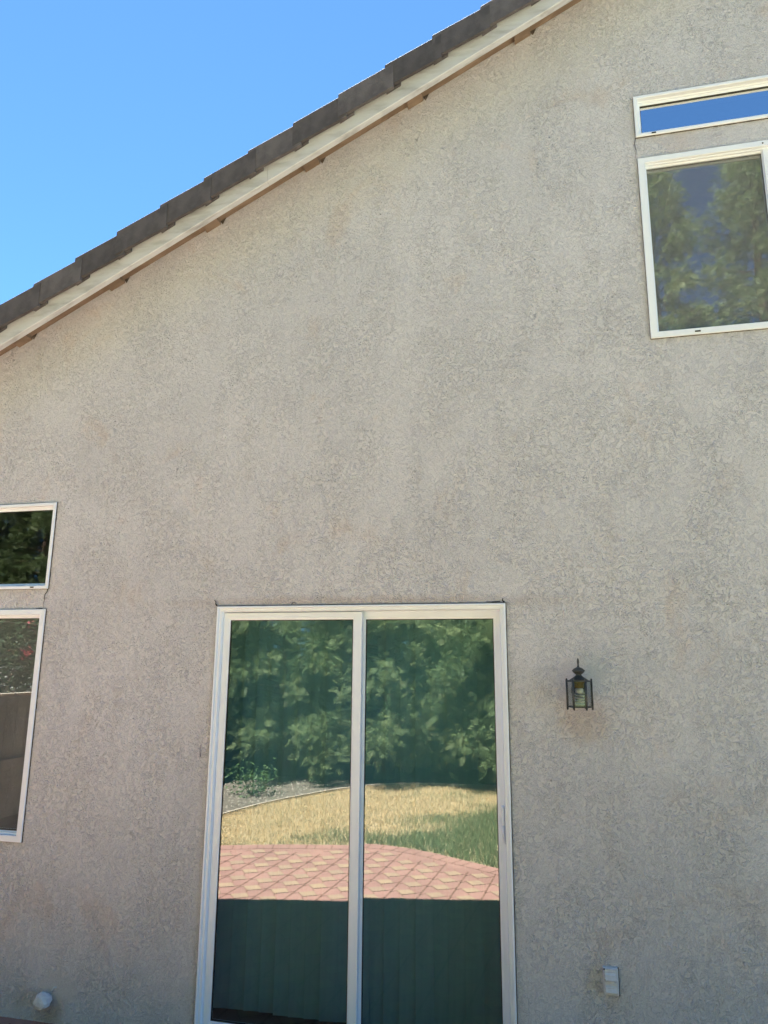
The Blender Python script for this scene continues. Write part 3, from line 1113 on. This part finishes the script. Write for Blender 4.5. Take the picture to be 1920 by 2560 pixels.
def hexring(mb, r0, r1, z0, z1):
    vs, fs = [], []
    for r, z in ((r0, z0), (r1, z0), (r1, z1), (r0, z1)):
        vs += [(r * math.cos(R(60 * k)), r * math.sin(R(60 * k)), z) for k in range(6)]
    for i in range(4):
        for k in range(6):
            j, k2 = (i + 1) % 4, (k + 1) % 6
            fs.append((i * 6 + k, i * 6 + k2, j * 6 + k2, j * 6 + k))
    mb.add(vs, fs)


m = MB()
hexring(m, RX - 0.007, RX + 0.004, -0.059, -0.053)
hexring(m, RX - 0.007, RX + 0.004, 0.053, 0.060)
for (x, y) in HEX:
    m.tube([(x, y, -0.066), (x, y, 0.062)], 0.0044, 8)
    m.lathe([(0.001, -0.0045), (0.004, -0.002), (0.0045, 0.0005), (0.0035, 0.003), (0.001, 0.0045)], (x, y, 0.064), 8)
    m.lathe([(0.001, -0.004), (0.0035, -0.001), (0.003, 0.003)], (x, y, -0.067), 8)
m.build('cage', MAT['lampmetal'], lamp)
m = MB()
m.lathe([(0.046, 0.057), (0.044, 0.060), (0.034, 0.067), (0.024, 0.073), (0.016, 0.079), (0.0125, 0.083), (0.013, 0.086), (0.020, 0.091), (0.0265, 0.0985),
         (0.0285, 0.1015), (0.0285, 0.1035), (0.0265, 0.106), (0.020, 0.112), (0.011, 0.1165), (0.0065, 0.118)], n=24)
m.build('roof', MAT['lampmetal'], lamp)
m = MB()
m.lathe([(0.0055, 0.116), (0.0052, 0.122), (0.0035, 0.127), (0.0038, 0.131), (0.0052, 0.139), (0.0050, 0.147), (0.0036, 0.154), (0.001, 0.158)], n=14)
m.build('finial', MAT['lampmetal'], lamp)
for k in range(6):
    a, b = Vector((*HEX[k], 0)) * 0.97, Vector((*HEX[(k + 1) % 6], 0)) * 0.97
    m = MB()
    zz = Vector((0, 0, 0.0535))
    m.quad(a - zz, b - zz, b + zz, a + zz)
    m.build('glass_pane', MAT['lampglass'], lamp, normals=False)
m = MB()
m.lathe([(0.030, 0.054), (0.030, 0.050), (0.021, 0.046), (0.021, 0.030), (0.017, 0.026)], n=18)
m.build('socket', MAT['brass'], lamp)
m = MB()
m.lathe([(0.014, 0.026), (0.017, 0.022), (0.018, 0.006), (0.016, 0.003)], n=16)
pts = []
for i in range(120):
    t = i / 119
    a = t * 2 * math.pi * 4.0
    pts.append((0.0175 * math.cos(a), 0.0175 * math.sin(a), 0.004 - 0.050 * t))
m.tube(pts, 0.0044, 6)
m.build('bulb', MAT['bulb'], lamp)
m = MB()                                    # back plate and short arm to the wall
m.lathe([(0.036, 0), (0.036, 0.006), (0.030, 0.011), (0.012, 0.016), (0.010, 0.036)], n=20)
o = m.build('wall_plate', MAT['lampmetal'], lamp)
o.rotation_euler = (R(90), 0, 0)
o.location = (0, 0.103, 0.012)
m = MB()
m.tube([(0, 0.070, 0.012), (0, 0.055, 0.03), (0, 0.047, 0.055), (0, 0.03, 0.060)], 0.006, 8)
m.build('arm', MAT['lampmetal'], lamp)

# ================================================================ weatherproof outlet
ob = empty('outdoor_outlet', (1.926, 0.0, 0.459), label='grey weatherproof outlet box with two flip covers, low right of the door', cat='outlet')
m = MB()
m.bevbox(-0.031, 0.031, -0.020, 0.004, -0.053, 0.053, 0.003)
m.build('base_plate', MAT['outlet'], ob)


def flip():
    m = MB()
    x0, x1 = -0.024, 0.022
    # wedge cover: hinge at top, thicker at the lower lip
    prof = [(-0.019, 0.022), (-0.027, 0.022), (-0.030, 0.014), (-0.0290, 0.011), (-0.038, 0.004), (-0.0375, 0.001), (-0.046, -0.012), (-0.045, -0.015), (-0.024, -0.0155), (-0.019, -0.018)]
    n = len(prof)
    vs = [(x, y, z) for x in (x0, x1) for (y, z) in prof]
    m.add(vs, [(i, (i + 1) % n, n + (i + 1) % n, n + i) for i in range(n)] + [tuple(range(n))[::-1], tuple(range(n, 2 * n))])
    m.tube([(x0 + 0.004, -0.026, 0.023), (x1 - 0.004, -0.026, 0.023)], 0.003, 8)
    return m.build('flip_cover', MAT['outlet'], ob)


for k, zc in enumerate((0.026, -0.021)):
    o = flip()
    o.location = (0, 0, zc)
for nm, bx_ in (('gap', (-0.026, 0.019, -0.0225, -0.0195, 0.0030, 0.0080)), ('hinge_pin', (-0.029, -0.0235, -0.0225, -0.0195, 0.043, 0.050)), ('under_shade', (-0.019, 0.019, -0.0225, -0.0195, -0.0450, -0.0405)),  # black strips below both covers stand in for their shade
                 ('gasket_or_shade', (-0.0285, 0.0345, -0.010, 0.002, -0.0560, 0.0515))):  # dark plate offset right and down, put in as a shade line
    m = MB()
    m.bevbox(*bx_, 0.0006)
    m.build(nm, MAT['gasket_or_shade'], ob)

# ================================================================ capped pipe stub
st = empty('pipe_stub', (-0.825, 0.0, 0.112), label='white wrapped pipe stub poking from the wall near the patio, left of the door', cat='pipe')
m = MB()
rings = [(0.030, 0.0), (0.046, 0.012), (0.050, 0.030), (0.047, 0.052), (0.036, 0.066), (0.015, 0.072)]
vs, fs = [], []
for j, (r, d) in enumerate(rings):
    for k in range(12):
        t = 2 * math.pi * k / 12
        rr = r * (1 + 0.10 * math.sin(3 * t + j * 0.9) + random.uniform(-0.08, 0.08))
        vs.append((rr * math.cos(t), -d, rr * 0.82 * math.sin(t) - 0.1 * d))
for j in range(len(rings) - 1):
    for k in range(12):
        k2 = (k + 1) % 12
        fs.append((j * 12 + k, j * 12 + k2, (j + 1) * 12 + k2, (j + 1) * 12 + k))
fs.append(tuple(range(60, 72)))
m.add(vs, fs)
m.build('cap', MAT['cap'], st)
st.scale = (0.88, 0.9, 0.88)
m = MB()
m.tube([(0.03, 0.002, 0.03), (0.040, -0.012, 0.045), (0.046, -0.006, 0.058), (0.060, 0.0, 0.060)], 0.004, 6)
m.build('tie', MAT['cap'], st)

# ================================================================ fences
# left side fence, rails on the yard side
fx = -3.62
fence = empty('side_fence', (fx, -4.2, 0), label='brown board side fence with three rails at the left of the yard', cat='fence')
m = MB()
y = -8.6
while y < -0.2:
    w = random.uniform(0.135, 0.142)
    m.box(fx - 0.02 + random.uniform(-0.002, 0.002) - fx, -0.001, y + 4.2, y + w + 4.2, 0.02, 1.40 + random.uniform(-0.004, 0.004))
    y += w + 0.009
m.build('board_panel', MAT['wood'], fence)
for z in (0.10, 0.74, 1.35):
    m = MB()
    m.bevbox(0.0, 0.042, -4.4, 4.0, z, z + 0.085, 0.003)
    m.build('rail', MAT['wood'], fence)
m = MB()
m.bevbox(-0.035, 0.050, -4.4, 4.0, 1.437, 1.462, 0.004)
m.build('cap_board', MAT['edging'], fence)
p0 = None
for yy in (-4.35, -1.9, 0.55, 3.0):
    m = MB()
    m.bevbox(-0.115, -0.022, yy, yy + 0.09, -0.05, 1.43, 0.004)
    m.build('post', MAT['wood'], fence)

# dark board fence behind the redwoods
bf = empty('back_fence', (0, -9.55, 0), label='old dark board fence behind the redwood row', cat='fence')
m = MB()
x = -14.0
while x < 12:
    w = random.uniform(0.135, 0.142)
    m.box(x, x + w, -0.01, 0.01, -0.02, 1.85 + random.uniform(-0.02, 0.02))
    x += w + random.choice((0.002, 0.003, 0.004, 0.004, 0.005, 0.012))
m.build('board_panel', MAT['darkwood'], bf)
for z in (0.25, 1.0, 1.65):
    m = MB()
    m.box(-14, 12, 0.011, 0.05, z, z + 0.085)
    m.build('rail', MAT['darkwood'], bf)

# ================================================================ redwood row
def spray_mesh(n_pair=9, L=0.34, seed=0):
    """one flat feathery spray lying along +X, tip drooping: returns verts, quads"""
    r = np.random.default_rng(seed)
    V, F = [], []
    def kite(p, d, ln, w, nrm):
        d = d / np.linalg.norm(d)
        s = np.cross(nrm, d)
        b = len(V)
        V.extend([p, p + d * ln * 0.45 + s * w, p + d * ln, p + d * ln * 0.45 - s * w])
        F.append([b, b + 1, b + 2, b + 3])
    up_ = np.array([0, 0, 1.0])
    axis = lambda t: np.array([L * t, 0, -0.10 * L * t * t])
    kite(axis(0), axis(1) - axis(0), L, 0.003, up_)
    for i in range(n_pair):
        t = 0.10 + 0.85 * i / (n_pair - 1)
        ln = L * (0.46 * (1 - t) ** 0.7 + 0.14) * r.uniform(0.8, 1.15)
        for sgn in (-1, 1):
            d = np.array([0.75, sgn * r.uniform(0.55, 0.8), r.uniform(-0.45, 0.25)])
            kite(axis(t), d, ln, 0.0027 + 0.0016 * (1 - t), up_ + np.array([0, sgn * 0.25, 0]))
    return np.array(V), np.array(F)


SPR = [spray_mesh(8, 0.17, k) for k in range(4)]


def redwood(seed, H, rbase, top=0.06, nb=310, zmin=0.32, per=150):
    r = np.random.default_rng(seed)
    VS, FS, TS, base = [], [], [], 0
    trunk = MB()
    zz = np.linspace(0, H * 0.97, 12)
    trunk.tube([(0.05 * math.sin(z * 0.9 + seed), 0.05 * math.cos(z * 0.7), z - 0.05) for z in zz], [0.17 * (1 - z / H) ** 0.8 + 0.015 for z in zz], 10)
    for i in range(nb):
        t = (i + r.random()) / nb
        z = zmin + (H - zmin) * t ** 1.35
        h = (z - zmin) / (H - zmin)
        rad = rbase * ((1 - h) ** 0.48 * (0.82 + 0.18 * min(1, h * 6)) + top) * r.uniform(0.62, 1.12)
        a = i * 2.39996 + r.uniform(-0.5, 0.5)
        dirv = np.array([math.cos(a), math.sin(a), 0])
        droop = r.uniform(0.02, 0.22) if h < 0.8 else -0.35
        p0 = np.array([0, 0, z + 0.12])
        pts = [p0 + dirv * rad * u + np.array([0, 0, 0.16 * math.sin(u * 2.2) - droop * rad * u * u]) for u in (0, 0.35, 0.7, 0.92)]
        trunk.tube([tuple(p) for p in pts], [0.022 * (1 - h) + 0.006, 0.015 * (1 - h) + 0.005, 0.006, 0.003], 5, cap=False)
        cl_tone = r.uniform(-0.16, 0.16)
        ns = int(per * (0.45 + 0.55 * rad / rbase))
        for k in range(ns):
            u = 0.30 + 0.70 * r.random() ** 0.7
            seg = p0 + dirv * rad * u + np.array([0, 0, 0.16 * math.sin(u * 2.2) - droop * rad * u * u])
            V, F = SPR[r.integers(0, 4)]
            yaw = a + r.normal(0, 1.0)
            pit = r.normal(-0.05, 0.55)
            rol = r.normal(0, 1.0)
            sc = r.uniform(0.65, 1.15) * (0.75 + 0.35 * (1 - h))
            E = np.array(Euler((rol, -pit, yaw), 'XYZ').to_matrix())
            P = (V * sc) @ E.T + seg + r.normal(0, 0.085, 3)
            VS.append(P)
            FS.append(F + base)
            base += len(V)
            tn = np.clip(0.42 + cl_tone + r.normal(0, 0.14) + (0.14 if u > 0.8 else 0.0), 0, 1)
            TS.append(np.full(len(V), tn))
    for k in range(40):                      # leader tuft
        V, F = SPR[k % 4]
        E = np.array(Euler((r.normal(0, 1), r.uniform(-1.4, -0.3), r.uniform(0, 6.28)), 'XYZ').to_matrix())
        VS.append(V * 0.8 @ E.T + np.array([0, 0, H - 0.5 + 0.55 * r.random()]))
        FS.append(F + base)
        base += len(V)
        TS.append(np.full(len(V), 0.5))
    cm = np_mesh('crown', np.concatenate(VS), np.concatenate(FS), MAT['redwood'], np.concatenate(TS))
    return trunk, cm


VAR = []
for sd, H, rb in ((11, 10.2, 1.55), (12, 9.3, 1.45), (13, 10.8, 1.6)):
    tk, cm = redwood(sd, H, rb)
    VAR.append((tk, cm))
trunk_me = {}
TREES = [  # x, y, variant, scale, yaw
    (-13.2, -8.6, 0, 0.95, 0.4), (-11.4, -8.4, 2, 1.0, 2.1), (-9.6, -8.6, 1, 1.02, 1.0), (-7.8, -8.4, 0, 1.0, 3.3), (-6.1, -8.15, 2, 0.93, 5.1), (-4.4, -8.15, 1, 1.05, 2.6),
    (-2.7, -8.15, 0, 1.0, 4.4), (-1.05, -8.15, 2, 0.95, 0.2), (0.6, -8.15, 1, 1.03, 3.9), (2.1, -8.15, 0, 0.97, 5.6), (3.70, -8.5, 2, 0.95, 1.5), (5.38, -8.5, 0, 1.03, 0.9), (7.4, -8.6, 1, 1.0, 2.9), (9.5, -8.5, 2, 0.95, 4.0),
    (-0.25, -9.0, 0, 0.9, 1.9), (1.35, -9.05, 2, 0.85, 5.0)]
TLAB = ['at the far left end of the row', 'second from the left end of the row', 'third from the left end of the row', 'fourth from the left end of the row',
        'beyond the side fence, fifth from the left end', 'just left of the mulch bed corner', 'behind the mulch bed and the leafy weed', 'behind the bend in the lawn edging',
        'mirrored in the middle of the sliding door', 'mirrored at the right edge of the sliding door', 'on the left of the sky gap mirrored in the high window',
        'on the right of the sky gap mirrored in the high window', 'second from the right end of the row', 'at the right end of the row',
        'half hidden behind the row, left of the door post', 'half hidden behind the row, right of the door post']
for i, (x, y, v, s, yaw) in enumerate(TREES):
    root = empty('redwood_tree', (x, y, -0.03), yaw, label='feathery green redwood ' + TLAB[i], cat='tree', group='redwood row along the back fence')
    root.scale = (s, s, s)
    tk, cm = VAR[v]
    if v not in trunk_me:
        to = tk.build('trunk', MAT['bark'], root, normals=False)
        trunk_me[v] = to.data
    else:
        link('trunk', trunk_me[v], root)
    link('crown', cm, root)

# low skirt of young redwood growth that thickens the hedge near the ground is part of the same trees' crowns

# ================================================================ oleanders and shed beyond the side fence
def leafy(n, seed, shape, leaf_l, leaf_w, mat, name, tone_mu=0.45, clump=14):
    r = np.random.default_rng(seed)
    cent = np.array([shape(r) for _ in range(max(1, n // clump))])
    c = cent[r.integers(0, len(cent), n)] + r.normal(0, 0.09, (n, 3))
    a = r.uniform(0, 2 * np.pi, n)
    e = r.uniform(-0.5, 1.0, n)
    d = np.stack([np.cos(a) * np.cos(e), np.sin(a) * np.cos(e), np.sin(e)], 1)
    s = np.cross(d, r.normal(0, 1, (n, 3)))
    s /= np.linalg.norm(s, axis=1)[:, None]
    ln = leaf_l * r.uniform(0.6, 1.2, n)[:, None]
    w = leaf_w * r.uniform(0.7, 1.2, n)[:, None]
    V = np.stack([c, c + d * ln * 0.5 + s * w, c + d * ln, c + d * ln * 0.5 - s * w], 1).reshape(-1, 3)
    F = (np.arange(n)[:, None] * 4 + np.arange(4))
    t = np.clip(r.normal(tone_mu, 0.2, n), 0, 1)
    return np_mesh(name, V, F, mat, np.repeat(t, 4))


def dome(rx, ry, z0, z1):
    def f(r):
        while True:
            p = r.uniform(-1, 1, 3)
            q = (p ** 2).sum()
            if 0.25 < q < 1:
                return np.array([p[0] * rx, p[1] * ry, (z0 + z1) / 2 + p[2] * (z1 - z0) / 2])
    return f


def flower_mesh():
    r = np.random.default_rng(5)
    V, F, T = [], [], []
    for k in range(16):
        c = r.normal(0, 0.045, 3)
        b = len(V)
        V += [np.array([-0.002, 0, -0.03]), np.array([0.002, 0, -0.03]), c + [0.001, 0, 0], c]
        F.append([b, b + 1, b + 2, b + 3])
        T += [0.0] * 4
        for j in range(5):
            a = j * 1.2566 + r.random()
            d = np.array([math.cos(a), math.sin(a), r.uniform(-0.2, 0.5)])
            s = np.array([-math.sin(a), math.cos(a), r.uniform(-.3, .3)])
            b = len(V)
            V += [c, c + d * 0.014 + s * 0.012, c + d * 0.030, c + d * 0.014 - s * 0.012]
            F.append([b, b + 1, b + 2, b + 3])
            T += [r.random()] * 4
    return np_mesh('flower_cluster', np.array(V), np.array(F), MAT['petal'], np.array(T))


FLM = flower_mesh()
for i, (x, y, rx, ry, z0, z1, lab) in enumerate((
        (-4.75, -3.55, 0.85, 0.85, 1.30, 2.62, 'pink flowering oleander bush nearest the house, leaning over the side fence'),
        (-4.9, -5.5, 0.9, 1.1, 0.8, 2.75, 'pink flowering oleander bush farther back beyond the side fence'))):
    root = empty('oleander_bush', (x, y, 0), label=lab, cat='bush', group='oleanders beyond the side fence')
    me = leafy(5200, 40 + i, dome(rx, ry, z0, z1), 0.12, 0.012, MAT['oleander'], 'foliage')
    link('foliage', me, root)
    m = MB()
    for k in range(9):
        a = k * 0.7
        m.tube([(0.08 * math.cos(a), 0.08 * math.sin(a), -0.05), (0.3 * math.cos(a) * rx, 0.3 * math.sin(a) * ry, z0 * 0.8), (0.7 * math.cos(a) * rx, 0.7 * math.sin(a) * ry, z1 * 0.8)], [0.022, 0.016, 0.006], 6)
    m.build('stem', MAT['bark'], root)
    r = np.random.default_rng(60 + i)
    for k in range(26):
        a = r.uniform(-1.9, 1.9)
        zc = r.uniform(0.40, 0.98)
        z = z0 + (z1 - z0) * zc
        cr = math.sqrt(max(0.05, 1 - (2 * zc - 1) ** 2)) * 1.02
        o = link('flower_cluster', FLM, root)
        o.location = (rx * cr * math.cos(a), ry * cr * math.sin(a), z)
        o.rotation_euler = (r.uniform(-1, 1), r.uniform(-1, 1), r.uniform(0, 6))
        s = r.uniform(0.7, 1.25)
        o.scale = (s, s, s)

shed = empty('garden_shed', (-6.4, -6.2, 0), label='low shed with pale ribbed roof beyond the side fence', cat='shed')
m = MB()
m.box(-1.5, 1.5, -1.2, 0.7, -0.05, 1.30)
m.build('wall', MAT['wood'], shed)
m = MB()
x = -1.7
while x < 1.7:
    m.hexa([(x, 0.95, 1.30), (x + 0.10, 0.95, 1.30), (x + 0.10, -1.35, 1.78), (x, -1.35, 1.78), (x + 0.02, 0.95, 1.335), (x + 0.08, 0.95, 1.335), (x + 0.08, -1.35, 1.815), (x + 0.02, -1.35, 1.815)])
    x += 0.115
m.hexa([(-1.72, 0.94, 1.285), (1.72, 0.94, 1.285), (1.72, -1.35, 1.765), (-1.72, -1.35, 1.765), (-1.72, 0.94, 1.298), (1.72, 0.94, 1.298), (1.72, -1.35, 1.778), (-1.72, -1.35, 1.778)])
m.build('roof', MAT['metalroof'], shed)

# weed on the bed
wd = empty('leafy_weed', (-2.45, -6.25, -0.02), label='small leafy weed growing on the mulch bed by the redwoods', cat='plant')
link('foliage', leafy(420, 77, dome(0.30, 0.25, 0.04, 0.32), 0.075, 0.012, MAT['weed'], 'foliage', 0.5, 8), wd)
m = MB()
for k in range(7):
    a = k * 0.9
    m.tube([(0, 0, -0.02), (0.12 * math.cos(a), 0.1 * math.sin(a), 0.12), (0.24 * math.cos(a), 0.2 * math.sin(a), 0.26)], [0.006, 0.004, 0.002], 5)
m.build('stem', MAT['weed'], wd)
